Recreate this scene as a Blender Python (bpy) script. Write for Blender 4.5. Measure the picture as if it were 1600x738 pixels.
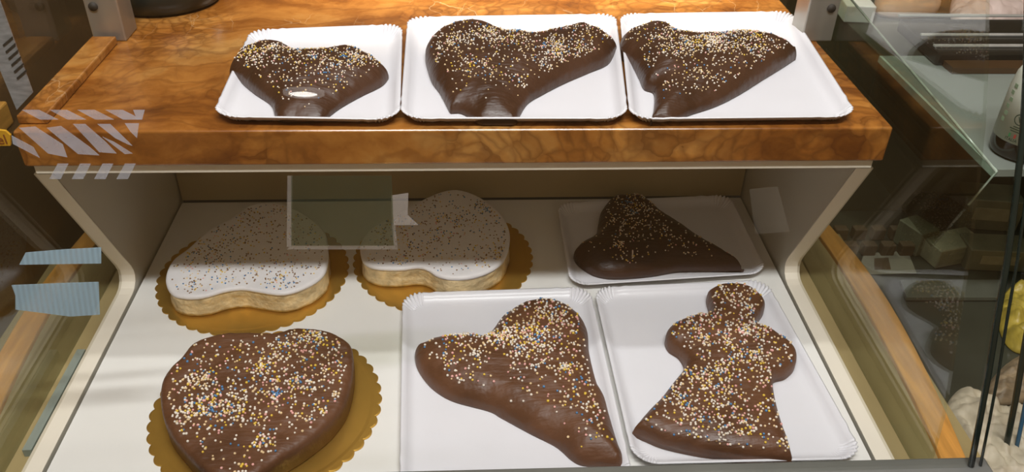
import bpy, bmesh, math, random
import numpy as np
from mathutils import Vector, Matrix, noise
from mathutils.geometry import delaunay_2d_cdt

for o in list(bpy.data.objects):
    bpy.data.objects.remove(o)
S = bpy.context.scene
C = S.collection

# ------------------------------------------------------------------ camera
FPX, PITCH, YAW, ROLL = 1316.75, 0.611569, 0.0601053, 0.0235659
CAM = np.array([0.00704, -1.20802, 0.771545])
cf = np.array([math.sin(YAW)*math.cos(PITCH), math.cos(YAW)*math.cos(PITCH), -math.sin(PITCH)])
cr = np.array([math.cos(YAW), -math.sin(YAW), 0.0])
cu = np.cross(cr, cf)
cr, cu = math.cos(ROLL)*cr+math.sin(ROLL)*cu, -math.sin(ROLL)*cr+math.cos(ROLL)*cu
cd = bpy.data.cameras.new('camera')
cam = bpy.data.objects.new('camera', cd)
C.objects.link(cam)
cd.sensor_width = 36.0
cd.lens = FPX*36.0/1600.0
cd.clip_start = 0.02
cam.matrix_world = Matrix(((cr[0], cu[0], -cf[0], CAM[0]), (cr[1], cu[1], -cf[1], CAM[1]),
                           (cr[2], cu[2], -cf[2], CAM[2]), (0, 0, 0, 1)))
S.camera = cam

# ------------------------------------------------------------------ light, exposure
S.view_settings.view_transform = 'Standard'
S.view_settings.look = 'None'
S.view_settings.exposure = 0.0
S.view_settings.gamma = 1.0
S.view_settings.use_curve_mapping = False
w = bpy.data.worlds.new('world')
S.world = w
w.use_nodes = True
w.node_tree.nodes['Background'].inputs[0].default_value = (1.0, 0.60, 0.27, 1)
w.node_tree.nodes['Background'].inputs[1].default_value = 0.21


def area(name, loc, tgt, sx, sy, power, col, spread=180):
    l = bpy.data.lights.new(name, 'AREA')
    l.shape = 'RECTANGLE'
    l.size, l.size_y, l.energy, l.color = sx, sy, power, col
    l.spread = math.radians(spread)
    o = bpy.data.objects.new(name, l)
    C.objects.link(o)
    o.location = loc
    o.rotation_euler = (Vector(tgt)-Vector(loc)).to_track_quat('-Z', 'Y').to_euler()
    return o


area('hood_light', (0.0, -0.225, 2.05), (0.0, -0.35, 0), 1.3, 0.06, 13.0, (0.98, 0.97, 1.0))
area('ceiling_light', (0.1, -1.25, 2.05), (0.0, -0.35, 0), 1.3, 0.07, 41.0, (0.98, 0.97, 1.0))
area('back_light', (0.12, 0.30, 0.70), (0.12, 0.24, 0.3), 0.75, 0.05, 6.0, (1.0, 0.9, 0.75), 85)


# ------------------------------------------------------------------ pixel helpers (points on real planes)
def ray(px, py):
    return cf+cr*(px-800)/FPX-cu*(py-369)/FPX


def onz(px, py, z):
    d = ray(px, py)
    return CAM+d*(z-CAM[2])/d[2]


def ony(px, py, y):
    d = ray(px, py)
    return CAM+d*(y-CAM[1])/d[1]


def onx(px, py, x):
    d = ray(px, py)
    return CAM+d*(x-CAM[0])/d[0]


# ------------------------------------------------------------------ materials
MATS = {}


def nodes(name):
    m = bpy.data.materials.new(name)
    m.use_nodes = True
    nt = m.node_tree
    return m, nt, nt.nodes['Principled BSDF']


def N(nt, t, **kw):
    n = nt.nodes.new(t)
    for k, v in kw.items():
        if k.startswith('i_'):
            key = k[2:].replace('_', ' ')
            n.inputs[int(key) if key.isdigit() else key].default_value = v
        else:
            setattr(n, k, v)
    return n


def ramp(nt, stops, fac):
    r = nt.nodes.new('ShaderNodeValToRGB')
    e = r.color_ramp.elements
    while len(e) < len(stops):
        e.new(0.5)
    for a, (p, c) in zip(e, stops):
        a.position = p
        a.color = (*c, 1)
    nt.links.new(fac, r.inputs[0])
    return r


def mat(name, col, rough=0.5, metal=0.0, spec=0.5, var=0.12, scale=30, bump=0.0, bscale=200, coat=0.0, stretch=(1, 1, 1), emit=0):
    if name in MATS:
        return MATS[name]
    m, nt, b = nodes(name)
    tc = N(nt, 'ShaderNodeTexCoord')
    mp = N(nt, 'ShaderNodeMapping')
    mp.inputs['Scale'].default_value = stretch
    nt.links.new(tc.outputs['Object'], mp.inputs[0])
    nz = N(nt, 'ShaderNodeTexNoise', i_Scale=scale, i_Detail=4.0)
    nt.links.new(mp.outputs[0], nz.inputs['Vector'])
    c0 = tuple(max(0, x*(1-var)) for x in col)
    c1 = tuple(min(1, x*(1+var)) for x in col)
    r = ramp(nt, [(0.3, c0), (0.7, c1)], nz.outputs['Fac'])
    nt.links.new(r.outputs[0], b.inputs['Base Color'])
    b.inputs['Roughness'].default_value = rough
    b.inputs['Metallic'].default_value = metal
    b.inputs['Specular IOR Level'].default_value = spec
    b.inputs['Coat Weight'].default_value = coat
    b.inputs['Coat Roughness'].default_value = 0.15
    if bump:
        n2 = N(nt, 'ShaderNodeTexNoise', i_Scale=bscale, i_Detail=3.0)
        nt.links.new(mp.outputs[0], n2.inputs['Vector'])
        bp = N(nt, 'ShaderNodeBump', i_Strength=bump, i_Distance=0.002)
        nt.links.new(n2.outputs['Fac'], bp.inputs['Height'])
        nt.links.new(bp.outputs[0], b.inputs['Normal'])
    MATS[name] = m
    return m


def glass(name, tint, gain=1.0, haze=0.0, hcol=(0.6, 0.7, 0.62)):
    """thin clear pane: tinted transmission plus Schlick mirror reflection"""
    m = bpy.data.materials.new(name)
    m.use_nodes = True
    nt = m.node_tree
    nt.nodes.remove(nt.nodes['Principled BSDF'])
    out = nt.nodes['Material Output']
    g = N(nt, 'ShaderNodeNewGeometry')
    d = N(nt, 'ShaderNodeVectorMath', operation='DOT_PRODUCT')
    nt.links.new(g.outputs['Normal'], d.inputs[0])
    nt.links.new(g.outputs['Incoming'], d.inputs[1])
    a = N(nt, 'ShaderNodeMath', operation='ABSOLUTE')
    nt.links.new(d.outputs['Value'], a.inputs[0])
    s = N(nt, 'ShaderNodeMath', operation='SUBTRACT', i_0=1.0)
    nt.links.new(a.outputs[0], s.inputs[1])
    p = N(nt, 'ShaderNodeMath', operation='POWER', i_1=5.0)
    nt.links.new(s.outputs[0], p.inputs[0])
    q = N(nt, 'ShaderNodeMath', operation='MULTIPLY_ADD', i_1=0.96*gain, i_2=0.04*gain)
    nt.links.new(p.outputs[0], q.inputs[0])
    t = N(nt, 'ShaderNodeBsdfTransparent')
    t.inputs[0].default_value = (*tint, 1)
    gl = N(nt, 'ShaderNodeBsdfGlossy')
    gl.inputs['Roughness'].default_value = 0.0
    mx = N(nt, 'ShaderNodeMixShader')
    nt.links.new(q.outputs[0], mx.inputs[0])
    if haze:
        df = N(nt, 'ShaderNodeBsdfDiffuse')
        df.inputs[0].default_value = (*hcol, 1)
        m2 = N(nt, 'ShaderNodeMixShader', i_0=haze)
        nt.links.new(t.outputs[0], m2.inputs[1])
        nt.links.new(df.outputs[0], m2.inputs[2])
        nt.links.new(m2.outputs[0], mx.inputs[1])
    else:
        nt.links.new(t.outputs[0], mx.inputs[1])
    nt.links.new(gl.outputs[0], mx.inputs[2])
    nt.links.new(mx.outputs[0], out.inputs[0])
    return m


def film(name, col, alpha, tint=(1, 1, 1), lines=0.0):
    """translucent film for reflections painted onto the glass: part see-through, part diffuse"""
    m = bpy.data.materials.new(name)
    m.use_nodes = True
    nt = m.node_tree
    nt.nodes.remove(nt.nodes['Principled BSDF'])
    out = nt.nodes['Material Output']
    t = N(nt, 'ShaderNodeBsdfTransparent')
    t.inputs[0].default_value = (*tint, 1)
    df = N(nt, 'ShaderNodeBsdfDiffuse')
    df.inputs[0].default_value = (*col, 1)
    tl = N(nt, 'ShaderNodeBsdfTranslucent')
    tl.inputs[0].default_value = (*col, 1)
    ad = N(nt, 'ShaderNodeMixShader', i_0=0.5)
    nt.links.new(df.outputs[0], ad.inputs[1])
    nt.links.new(tl.outputs[0], ad.inputs[2])
    mx = N(nt, 'ShaderNodeMixShader', i_0=alpha)
    tc = N(nt, 'ShaderNodeTexCoord')
    if lines:
        wv = N(nt, 'ShaderNodeTexWave', i_Scale=lines)
        nt.links.new(tc.outputs['Object'], wv.inputs['Vector'])
        r = ramp(nt, [(0.0, (alpha*0.8,)*3), (1.0, (alpha*1.1,)*3)], wv.outputs['Fac'])
    else:
        nz = N(nt, 'ShaderNodeTexNoise', i_Scale=40.0)
        nt.links.new(tc.outputs['Object'], nz.inputs['Vector'])
        r = ramp(nt, [(0.3, (alpha*0.85,)*3), (0.7, (min(1, alpha*1.15),)*3)], nz.outputs['Fac'])
    nt.links.new(r.outputs[0], mx.inputs[0])
    nt.links.new(t.outputs[0], mx.inputs[1])
    nt.links.new(ad.outputs[0], mx.inputs[2])
    nt.links.new(mx.outputs[0], out.inputs[0])
    return m


def marble_mat():
    m, nt, b = nodes('orange_marble')
    tc = N(nt, 'ShaderNodeTexCoord')
    L = nt.links.new
    # warped coordinates
    n0 = N(nt, 'ShaderNodeTexNoise', i_Scale=6.0, i_Detail=5.0)
    L(tc.outputs['Object'], n0.inputs['Vector'])
    mxv = N(nt, 'ShaderNodeMix', data_type='VECTOR')
    mxv.inputs['Factor'].default_value = 0.12
    L(tc.outputs['Object'], mxv.inputs[4])
    L(n0.outputs['Color'], mxv.inputs[5])
    mp = N(nt, 'ShaderNodeMapping')
    mp.inputs['Scale'].default_value = (0.55, 1.0, 1.0)
    L(mxv.outputs[1], mp.inputs[0])
    n1 = N(nt, 'ShaderNodeTexNoise', i_Scale=11.0, i_Detail=7.0, i_Roughness=0.62)
    L(mp.outputs[0], n1.inputs['Vector'])
    base = ramp(nt, [(0.30, (0.12, 0.036, 0.005)), (0.43, (0.27, 0.092, 0.013)), (0.55, (0.41, 0.165, 0.03)), (0.72, (0.52, 0.27, 0.075))], n1.outputs['Fac'])
    # breccia cells with dark outlines
    v = N(nt, 'ShaderNodeTexVoronoi', feature='DISTANCE_TO_EDGE', i_Scale=52.0)
    L(mxv.outputs[1], v.inputs['Vector'])
    vr = ramp(nt, [(0.0, (1, 1, 1)), (0.22, (0, 0, 0))], v.outputs['Distance'])
    n2 = N(nt, 'ShaderNodeTexNoise', i_Scale=5.0, i_Detail=2.0)
    L(tc.outputs['Object'], n2.inputs['Vector'])
    mr = ramp(nt, [(0.36, (0, 0, 0)), (0.55, (1, 1, 1))], n2.outputs['Fac'])
    mu = N(nt, 'ShaderNodeMath', operation='MULTIPLY')
    L(vr.outputs[0], mu.inputs[0])
    L(mr.outputs[0], mu.inputs[1])
    mu2 = N(nt, 'ShaderNodeMath', operation='MULTIPLY', i_1=0.45)
    L(mu.outputs[0], mu2.inputs[0])
    m1 = N(nt, 'ShaderNodeMix', data_type='RGBA')
    L(mu2.outputs[0], m1.inputs['Factor'])
    L(base.outputs[0], m1.inputs[6])
    m1.inputs[7].default_value = (0.10, 0.03, 0.006, 1)
    # rounded pebbles of differing tone
    vc = N(nt, 'ShaderNodeTexVoronoi', feature='F1', i_Scale=52.0)
    L(mxv.outputs[1], vc.inputs['Vector'])
    vcr = ramp(nt, [(0.0, (0.62, 0.55, 0.5)), (0.5, (1, 1, 1)), (1.0, (1.3, 1.35, 1.45))], vc.outputs['Color'])
    mpb = N(nt, 'ShaderNodeMix', data_type='RGBA', blend_type='MULTIPLY')
    mfa = N(nt, 'ShaderNodeMath', operation='MULTIPLY', i_1=0.85)
    L(mr.outputs[0], mfa.inputs[0])
    L(mfa.outputs[0], mpb.inputs['Factor'])
    L(m1.outputs[2], mpb.inputs[6])
    L(vcr.outputs[0], mpb.inputs[7])
    m1 = mpb
    # long streaky veins
    wv = N(nt, 'ShaderNodeTexWave', bands_direction='Y', i_Scale=7.0, i_Distortion=9.0, i_Detail=4.0)
    wv.inputs['Detail Scale'].default_value = 1.4
    L(mp.outputs[0], wv.inputs['Vector'])
    wr = ramp(nt, [(0.0, (0.35, 0.35, 0.35)), (0.10, (0, 0, 0))], wv.outputs['Fac'])
    m2 = N(nt, 'ShaderNodeMix', data_type='RGBA')
    L(wr.outputs[0], m2.inputs['Factor'])
    L(m1.outputs[2], m2.inputs[6])
    m2.inputs[7].default_value = (0.14, 0.04, 0.006, 1)
    # thin pale cracks
    v2 = N(nt, 'ShaderNodeTexVoronoi', feature='DISTANCE_TO_EDGE', i_Scale=13.0)
    mp2 = N(nt, 'ShaderNodeMapping')
    mp2.inputs['Scale'].default_value = (1.6, 0.6, 1)
    L(mxv.outputs[1], mp2.inputs[0])
    L(mp2.outputs[0], v2.inputs['Vector'])
    v2r = ramp(nt, [(0.0, (0.5, 0.5, 0.5)), (0.012, (0, 0, 0))], v2.outputs['Distance'])
    n3 = N(nt, 'ShaderNodeTexNoise', i_Scale=7.0)
    mp3 = N(nt, 'ShaderNodeMapping')
    mp3.inputs['Location'].default_value = (3, 5, 1)
    L(tc.outputs['Object'], mp3.inputs[0])
    L(mp3.outputs[0], n3.inputs['Vector'])
    n3r = ramp(nt, [(0.5, (0, 0, 0)), (0.6, (1, 1, 1))], n3.outputs['Fac'])
    sx = N(nt, 'ShaderNodeSeparateXYZ')
    L(tc.outputs['Object'], sx.inputs[0])
    mr2 = N(nt, 'ShaderNodeMapRange')
    for k_, v_ in zip((1, 2, 3, 4), (-0.22, -0.10, 0.0, 1.0)):
        mr2.inputs[k_].default_value = v_
    L(sx.outputs['Y'], mr2.inputs[0])
    mu4 = N(nt, 'ShaderNodeMath', operation='MULTIPLY')
    L(v2r.outputs[0], mu4.inputs[0])
    L(mr2.outputs[0], mu4.inputs[1])
    mu3 = N(nt, 'ShaderNodeMath', operation='MULTIPLY')
    L(mu4.outputs[0], mu3.inputs[0])
    L(n3r.outputs[0], mu3.inputs[1])
    m3 = N(nt, 'ShaderNodeMix', data_type='RGBA')
    L(mu3.outputs[0], m3.inputs['Factor'])
    L(m2.outputs[2], m3.inputs[6])
    m3.inputs[7].default_value = (0.75, 0.52, 0.26, 1)
    L(m3.outputs[2], b.inputs['Base Color'])
    b.inputs['Roughness'].default_value = 0.22
    return m


def wood_mat(name, col, ax=(6, 0.6, 6)):
    m, nt, b = nodes(name)
    tc = N(nt, 'ShaderNodeTexCoord')
    mp = N(nt, 'ShaderNodeMapping')
    mp.inputs['Scale'].default_value = ax
    nt.links.new(tc.outputs['Object'], mp.inputs[0])
    nz = N(nt, 'ShaderNodeTexNoise', i_Scale=14.0, i_Detail=6.0)
    nt.links.new(mp.outputs[0], nz.inputs['Vector'])
    r = ramp(nt, [(0.3, tuple(c*0.7 for c in col)), (0.55, col), (0.75, tuple(min(1, c*1.25) for c in col))], nz.outputs['Fac'])
    nt.links.new(r.outputs[0], b.inputs['Base Color'])
    b.inputs['Roughness'].default_value = 0.38
    return m


def choc_mat(name, col, rough, brush=(60, 500, 60)):
    m, nt, b = nodes(name)
    L = nt.links.new
    tc = N(nt, 'ShaderNodeTexCoord')
    n1 = N(nt, 'ShaderNodeTexNoise', i_Scale=18.0, i_Detail=4.0)
    L(tc.outputs['Object'], n1.inputs['Vector'])
    r = ramp(nt, [(0.3, tuple(c*0.75 for c in col)), (0.7, tuple(c*1.25 for c in col))], n1.outputs['Fac'])
    L(r.outputs[0], b.inputs['Base Color'])
    rr = ramp(nt, [(0.3, (rough*0.8,)*3), (0.7, (rough*1.2,)*3)], n1.outputs['Fac'])
    L(rr.outputs[0], b.inputs['Roughness'])
    mp = N(nt, 'ShaderNodeMapping')
    mp.inputs['Rotation'].default_value = (0, 0, 0.5)
    mp.inputs['Scale'].default_value = (25, 160, 40)
    L(tc.outputs['Object'], mp.inputs[0])
    n2 = N(nt, 'ShaderNodeTexNoise', i_Scale=1.0, i_Detail=4.0)
    L(mp.outputs[0], n2.inputs['Vector'])
    n3 = N(nt, 'ShaderNodeTexNoise', i_Scale=70.0, i_Detail=2.0)
    L(tc.outputs['Object'], n3.inputs['Vector'])
    ad = N(nt, 'ShaderNodeMath', operation='ADD')
    L(n2.outputs['Fac'], ad.inputs[0])
    L(n3.outputs['Fac'], ad.inputs[1])
    bp = N(nt, 'ShaderNodeBump', i_Strength=0.6, i_Distance=0.0025)
    L(ad.outputs[0], bp.inputs['Height'])
    L(bp.outputs[0], b.inputs['Normal'])
    b.inputs['Specular IOR Level'].default_value = 0.55
    b.inputs['Subsurface Weight'].default_value = 0.0
    return m


M_marble = marble_mat()
M_white = mat('white_laminate', (0.82, 0.81, 0.77), 0.3, var=0.03, scale=6)
M_cream = mat('cream_edge_banding', (0.62, 0.56, 0.43), 0.4, var=0.06, scale=12)
M_band = mat('pale_cream_board_edge', (0.82, 0.76, 0.64), 0.4, var=0.03, scale=12)
M_panel = mat('grey_white_panel', (0.55, 0.53, 0.46), 0.28, var=0.04, scale=5)
M_backw = mat('olive_back_panel', (0.46, 0.38, 0.23), 0.4, var=0.06, scale=5)
M_dark = mat('dark_gap', (0.03, 0.025, 0.018), 0.7)
M_paper = mat('white_coated_card', (0.78, 0.78, 0.82), 0.38, var=0.015, scale=10, coat=0.15)
M_gold = mat('gold_foil_card', (0.68, 0.41, 0.085), 0.30, metal=0.82, var=0.12, scale=12, bump=0.08, bscale=60)
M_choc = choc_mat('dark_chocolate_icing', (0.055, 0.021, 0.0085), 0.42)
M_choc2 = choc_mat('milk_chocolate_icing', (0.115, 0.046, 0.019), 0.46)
M_icing = mat('white_icing', (0.80, 0.78, 0.78), 0.45, var=0.03, scale=40, bump=0.25, bscale=120)
M_sponge = mat('pale_cream_side', (0.72, 0.57, 0.32), 0.7, var=0.3, scale=60, bump=1.0, bscale=150)
M_steel = mat('brushed_steel', (0.42, 0.40, 0.35), 0.42, metal=0.75, var=0.08, scale=40, stretch=(1, 1, 0.1))
M_rail = mat('grey_metal_rail', (0.25, 0.26, 0.24), 0.4, metal=0.5, var=0.08, scale=10)
M_wood = wood_mat('varnished_orange_wood', (0.80, 0.38, 0.085))
M_ledge = mat('beige_ledge', (0.36, 0.28, 0.13), 0.3, var=0.18, scale=9, stretch=(3, 0.5, 1))
M_gasket = mat('dark_green_glass_edge', (0.008, 0.016, 0.013), 0.2, spec=0.7)
M_bluee = mat('blue_glass_edge', (0.03, 0.10, 0.18), 0.25)
M_base = mat('dark_olive_counter', (0.040, 0.042, 0.028), 0.5, var=0.25, scale=8)
M_brown = mat('dark_brown_laminate', (0.07, 0.038, 0.016), 0.4, var=0.3, scale=6)
M_glass = glass('clear_front_glass', (0.985, 0.99, 0.98), 0.7)
M_side = glass('green_tinted_side_glass', (0.91, 0.94, 0.91), 1.3)
M_shelfg = glass('pale_green_shelf_glass', (0.55, 0.62, 0.58), 1.0, haze=0.5, hcol=(0.46, 0.52, 0.46))
SPR = [mat('sprinkle_white', (0.85, 0.78, 0.68), 0.4), mat('sprinkle_cream', (0.80, 0.60, 0.34), 0.4),
       mat('sprinkle_pink', (0.80, 0.42, 0.38), 0.4), mat('sprinkle_yellow', (0.80, 0.55, 0.07), 0.4),
       mat('sprinkle_blue', (0.09, 0.24, 0.46), 0.4), mat('sprinkle_brown', (0.26, 0.15, 0.07), 0.5)]


# ------------------------------------------------------------------ object helpers
def link(name, me, m=None, parent=None, smooth=False, loc=None):
    o = bpy.data.objects.new(name, me)
    C.objects.link(o)
    for x in (m if isinstance(m, (list, tuple)) else [m]):
        if x:
            me.materials.append(x)
    if parent:
        o.parent = parent
    if smooth:
        me.shade_smooth()
    return o


def meshobj(name, verts, faces, m=None, parent=None, smooth=False, origin=None):
    """verts in world space; origin moves the object's origin there (parent must sit at the world origin or pass none)"""
    V = np.asarray(verts, float)
    pl = np.array(parent.location) if parent else np.zeros(3)
    og = np.asarray(origin, float) if origin is not None else (pl if parent else V.min(0)*0.5+V.max(0)*0.5)
    if origin is None and not parent:
        og[2] = V[:, 2].min()
    me = bpy.data.meshes.new(name)
    me.from_pydata([tuple(v) for v in V-og], [], faces)
    me.update()
    bm = bmesh.new()
    bm.from_mesh(me)
    bmesh.ops.recalc_face_normals(bm, faces=bm.faces)
    bm.to_mesh(me)
    bm.free()
    o = link(name, me, m, parent, smooth)
    o.location = og-pl
    return o


def box(name, lo, hi, m, parent=None, bevel=0.0, seg=2, rot=0.0):
    lo, hi = np.array(lo, float), np.array(hi, float)
    bm = bmesh.new()
    bmesh.ops.create_cube(bm, size=1)
    bmesh.ops.scale(bm, vec=hi-lo, verts=bm.verts)
    if bevel:
        bmesh.ops.bevel(bm, geom=bm.edges[:], offset=bevel, segments=seg, affect='EDGES', profile=0.5)
    bmesh.ops.translate(bm, vec=(0, 0, (hi-lo)[2]/2), verts=bm.verts)
    me = bpy.data.meshes.new(name)
    bm.to_mesh(me)
    bm.free()
    o = link(name, me, m, parent)
    pl = np.array(parent.location) if parent else np.zeros(3)
    o.location = (lo+hi)/2*np.array([1, 1, 0])+np.array([0, 0, lo[2]])-pl
    o.rotation_euler.z = rot
    return o


def prism(name, pts, vec, m, parent=None, smooth=False):
    """planar polygon (world points) swept by vec"""
    P = [np.asarray(p, float) for p in pts]
    n = len(P)
    V = P+[p+np.asarray(vec, float) for p in P]
    F = [list(range(n)), list(range(2*n-1, n-1, -1))]+[[i, (i+1) % n, n+(i+1) % n, n+i] for i in range(n)]
    return meshobj(name, V, F, m, parent, smooth)


def empty(name, loc):
    o = bpy.data.objects.new(name, None)
    C.objects.link(o)
    o.location = loc
    o.empty_display_size = 0.05
    return o


def tag(o, label, cat, group=None):
    o['label'] = label
    o['category'] = cat
    if group:
        o['group'] = group
    return o


def struct(o):
    o['kind'] = 'structure'
    return o


def tube(name, pts, r, m, parent=None, seg=8):
    V, F = [], []
    P = [np.asarray(p, float) for p in pts]
    for i, p in enumerate(P):
        t = P[min(i+1, len(P)-1)]-P[max(i-1, 0)]
        t = t/np.linalg.norm(t)
        a = np.cross(t, [1, 0.01, 0.02]); a /= np.linalg.norm(a)
        b = np.cross(t, a)
        for k in range(seg):
            th = 2*math.pi*k/seg
            V.append(p+r*(math.cos(th)*a+math.sin(th)*b))
    for i in range(len(P)-1):
        for k in range(seg):
            F.append([i*seg+k, i*seg+(k+1) % seg, (i+1)*seg+(k+1) % seg, (i+1)*seg+k])
    F.append(list(range(seg)))
    F.append([(len(P)-1)*seg+k for k in range(seg)])
    return meshobj(name, V, F, m, parent, True)


def lathe(name, prof, c, m, parent=None, seg=40, smooth=True, cap=True):
    V, F = [], []
    for r, z in prof:
        for k in range(seg):
            t = 2*math.pi*k/seg
            V.append((c[0]+r*math.cos(t), c[1]+r*math.sin(t), c[2]+z))
    n = len(prof)
    for i in range(n-1):
        for k in range(seg):
            F.append([i*seg+k, i*seg+(k+1) % seg, (i+1)*seg+(k+1) % seg, (i+1)*seg+k])
    if cap:
        F.append(list(range(seg)))
        F.append([(n-1)*seg+k for k in range(seg)])
    return meshobj(name, V, F, m, parent, smooth)


# ------------------------------------------------------------------ the display compartment (setting)
struct(box('floor', (-0.472, -0.62, -0.018), (0.472, -0.003, 0.0), M_white))
struct(box('trim_1', (-0.60, -0.63, -0.045), (0.60, 0.02, -0.0185), M_dark))
struct(box('wall_back', (-0.472, 0.0, 0.003), (0.472, 0.015, 0.258), M_backw))
ARC = [(-0.2285, 0.040), (-0.2245, 0.029), (-0.2245, 0.020), (-0.229, 0.011), (-0.2375, 0.0055), (-0.249, 0.0035)]


def side_profile(zl, lift=0.0):
    return [(0.012, -0.018), (0.012, 0.2595), (-0.343, 0.2595)]+[(-0.239, 0.060)]+ARC+[(-0.61, zl), (-0.61, -0.018)]


for sgn, nm in ((-1, 'wall_left'), (1, 'wall_right')):
    x0, x1 = sgn*0.475, sgn*0.494
    pr = side_profile(0.003)
    o = struct(prism(nm, [(x0, y, z) for y, z in pr], (x1-x0, 0, 0), M_panel))
    # cream banding glued on the front edge and lip
    edge = [(-0.3445, 0.2595), (-0.240, 0.0605)]+ARC+[(-0.61, 0.003)]
    V, F = [], []
    for (y, z), k in zip(edge, range(len(edge))):
        nrm = 0.0012
        V += [(x0, y-nrm, z+nrm*0.6), (x1, y-nrm, z+nrm*0.6), (x1, y, z-0.0002), (x0, y, z-0.0002)]
    for k in range(len(edge)-1):
        for j in range(4):
            F.append([4*k+j, 4*k+(j+1) % 4, 4*k+4+(j+1) % 4, 4*k+4+j])
    F += [[0, 1, 2, 3], [4*len(edge)-4+j for j in range(4)]]
    e = meshobj('edge_banding', V, F, M_band, o)
    # outer thin board with a dark joint in between
    pr2 = [(y+(0.004 if y < -0.02 else 0), z-0.003) for y, z in side_profile(0.003)]
    e2 = prism('outer_board', [(sgn*0.4955, y, z) for y, z in pr2], (sgn*0.0045, 0, 0), M_cream, o)

# marble top and the white board below it
mt = empty('marble_shelf', (0, -0.35, 0.26))
tag(mt, 'thick orange brown marble shelf slab carrying the three upper trays', 'shelf')
box('slab', (-0.5, -0.352, 0.2735), (0.502, 0.56, 0.319), M_marble, mt, 0.003, 3)
box('raised_rim', (-0.4995, -0.335, 0.3192), (-0.467, -0.10, 0.330), M_marble, mt, 0.002)
wb = box('white_board', (-0.493, -0.346, 0.2608), (0.493, 0.012, 0.2733), M_band, mt, 0.001)
wb['label'] = 'cream white board under the marble slab'
tag(box('front_rail', (-0.70, -0.622, -0.018), (0.585, -0.597, 0.030), M_rail, None, 0.002),
    'grey metal rail along the bottom of the glass front', 'rail')

# steel posts
for sgn, a, b, lab in ((-1, -0.502, -0.458, 'steel post at the left end of the marble shelf'),
                       (1, 0.478, 0.522, 'steel post at the right end of the marble shelf')):
    p = empty('steel_post', ((a+b)/2, -0.07, 0.319))
    tag(p, lab, 'post', 'steel posts on the marble shelf')
    box('column', (a, -0.092, 0.3192), (b, -0.045, 0.86), M_steel, p, 0.002)
    V = []
    cx = a+0.012 if sgn < 0 else b-0.012
    bolt = tube('bolt', [(cx, -0.0915, 0.368), (cx, -0.0945, 0.368)], 0.006, M_dark, p, 12)

# wooden rails and ledges outside the white side panels
RZ = -0.003
WR = ([(1283, 369), (1328, 444), (1370, 509), (1415, 589), (1478, 738), (1490, 770)],
      [(1312, 369), (1355, 419), (1400, 494), (1435, 549), (1465, 614), (1520, 738), (1533, 770)])
WL = ([(113, 385), (72, 431), (18, 520), (-22, 590), (-80, 720)],
      [(146, 385), (119, 419), (60, 509), (27, 585), (0, 638), (-45, 740)])


def smooth_line(P, n=14):
    P = np.array(P, float)
    t = np.linspace(0, 1, len(P))
    tt = np.linspace(0, 1, n)
    deg = min(3, len(P)-1)
    return np.stack([np.polyval(np.polyfit(t, P[:, k], deg), tt) for k in range(3)], 1)


def rail(nm, A, B, lab):
    L1 = smooth_line([onz(*p, RZ) for p in A])
    L2 = smooth_line([onz(*p, RZ) for p in B])
    for L in (L1, L2):          # carry on to the back wall line
        d = L[0]-L[1]
    L1 = np.vstack([L1[0]+(L1[0]-L1[2])*1.6, L1])
    L2 = np.vstack([L2[0]+(L2[0]-L2[2])*1.6, L2])
    V, F = [], []
    n = len(L1)
    for p, r in zip(L1, L2):
        V += [p, r, r-[0, 0, 0.022], p-[0, 0, 0.022]]
    for k in range(n-1):
        for j in range(4):
            F.append([4*k+j, 4*k+(j+1) % 4, 4*k+4+(j+1) % 4, 4*k+4+j])
    F += [[0, 1, 2, 3], [4*n-4+j for j in range(4)]]
    o = meshobj(nm, V, F, M_wood)
    bv = o.modifiers.new('bevel', 'BEVEL')
    bv.width = 0.002
    bv.segments = 2
    return tag(o, lab, 'rail', 'curved wooden rails')


rail('wooden_rail', *WR, 'curved orange wooden rail right of the white compartment')
rail('wooden_rail', *WL, 'curved orange wooden rail left of the white compartment')
struct(box('trim_2', (0.501, -0.66, -0.045), (0.612, -0.10, -0.010), M_ledge))
struct(box('trim_3', (-0.68, -0.66, -0.045), (-0.501, -0.13, -0.010), M_ledge))
tag(box('glass_strip', (-0.512, -0.53, -0.0098), (-0.5015, -0.36, 0.001), M_shelfg),
    'pale green glass strip along the left white lip', 'glass')

# ------------------------------------------------------------------ beyond the compartment
struct(box('floor', (-2.0, -1.2, -0.10), (2.2, 1.5, -0.046), M_base))
struct(box('wall_far', (-2.0, 0.95, -0.05), (2.2, 1.0, 1.6), mat('brown_far_wall', (0.10, 0.07, 0.035), 0.5, var=0.35, scale=3)))
struct(box('wall_left', (-0.95, -0.36, -0.046), (-0.63, 0.9, 0.20), M_brown))

# ------------------------------------------------------------------ glass
PROF = [(-0.607, 0.0305), (-0.590, 0.085), (-0.572, 0.14), (-0.552, 0.194), (-0.529, 0.26), (-0.503, 0.323), (-0.476, 0.383), (-0.445, 0.438), (-0.405, 0.50), (-0.36, 0.557), (-0.30, 0.62)]


def pane_y(z):
    return float(np.interp(z, [p[1] for p in PROF], [p[0] for p in PROF]))


def onpane(px, py, off=0.0):
    d = ray(px, py)
    y = -0.55
    for _ in range(30):
        p = CAM+d*(y-CAM[1])/d[1]
        y = pane_y(p[2])+off
    return CAM+d*(y-CAM[1])/d[1]


def curved_pane(name, x0, x1, m, parent=None, th=0.005, prof=PROF):
    V, F = [], []
    for y, z in prof:
        V += [(x0, y, z), (x1, y, z), (x1, y-th, z), (x0, y-th, z)]
    n = len(prof)
    for k in range(n-1):
        for j in range(4):
            F.append([4*k+j, 4*k+(j+1) % 4, 4*k+4+(j+1) % 4, 4*k+4+j])
    F += [[0, 1, 2, 3], [4*n-4+j for j in range(4)]]
    return meshobj(name, V, F, m, parent)


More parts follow.
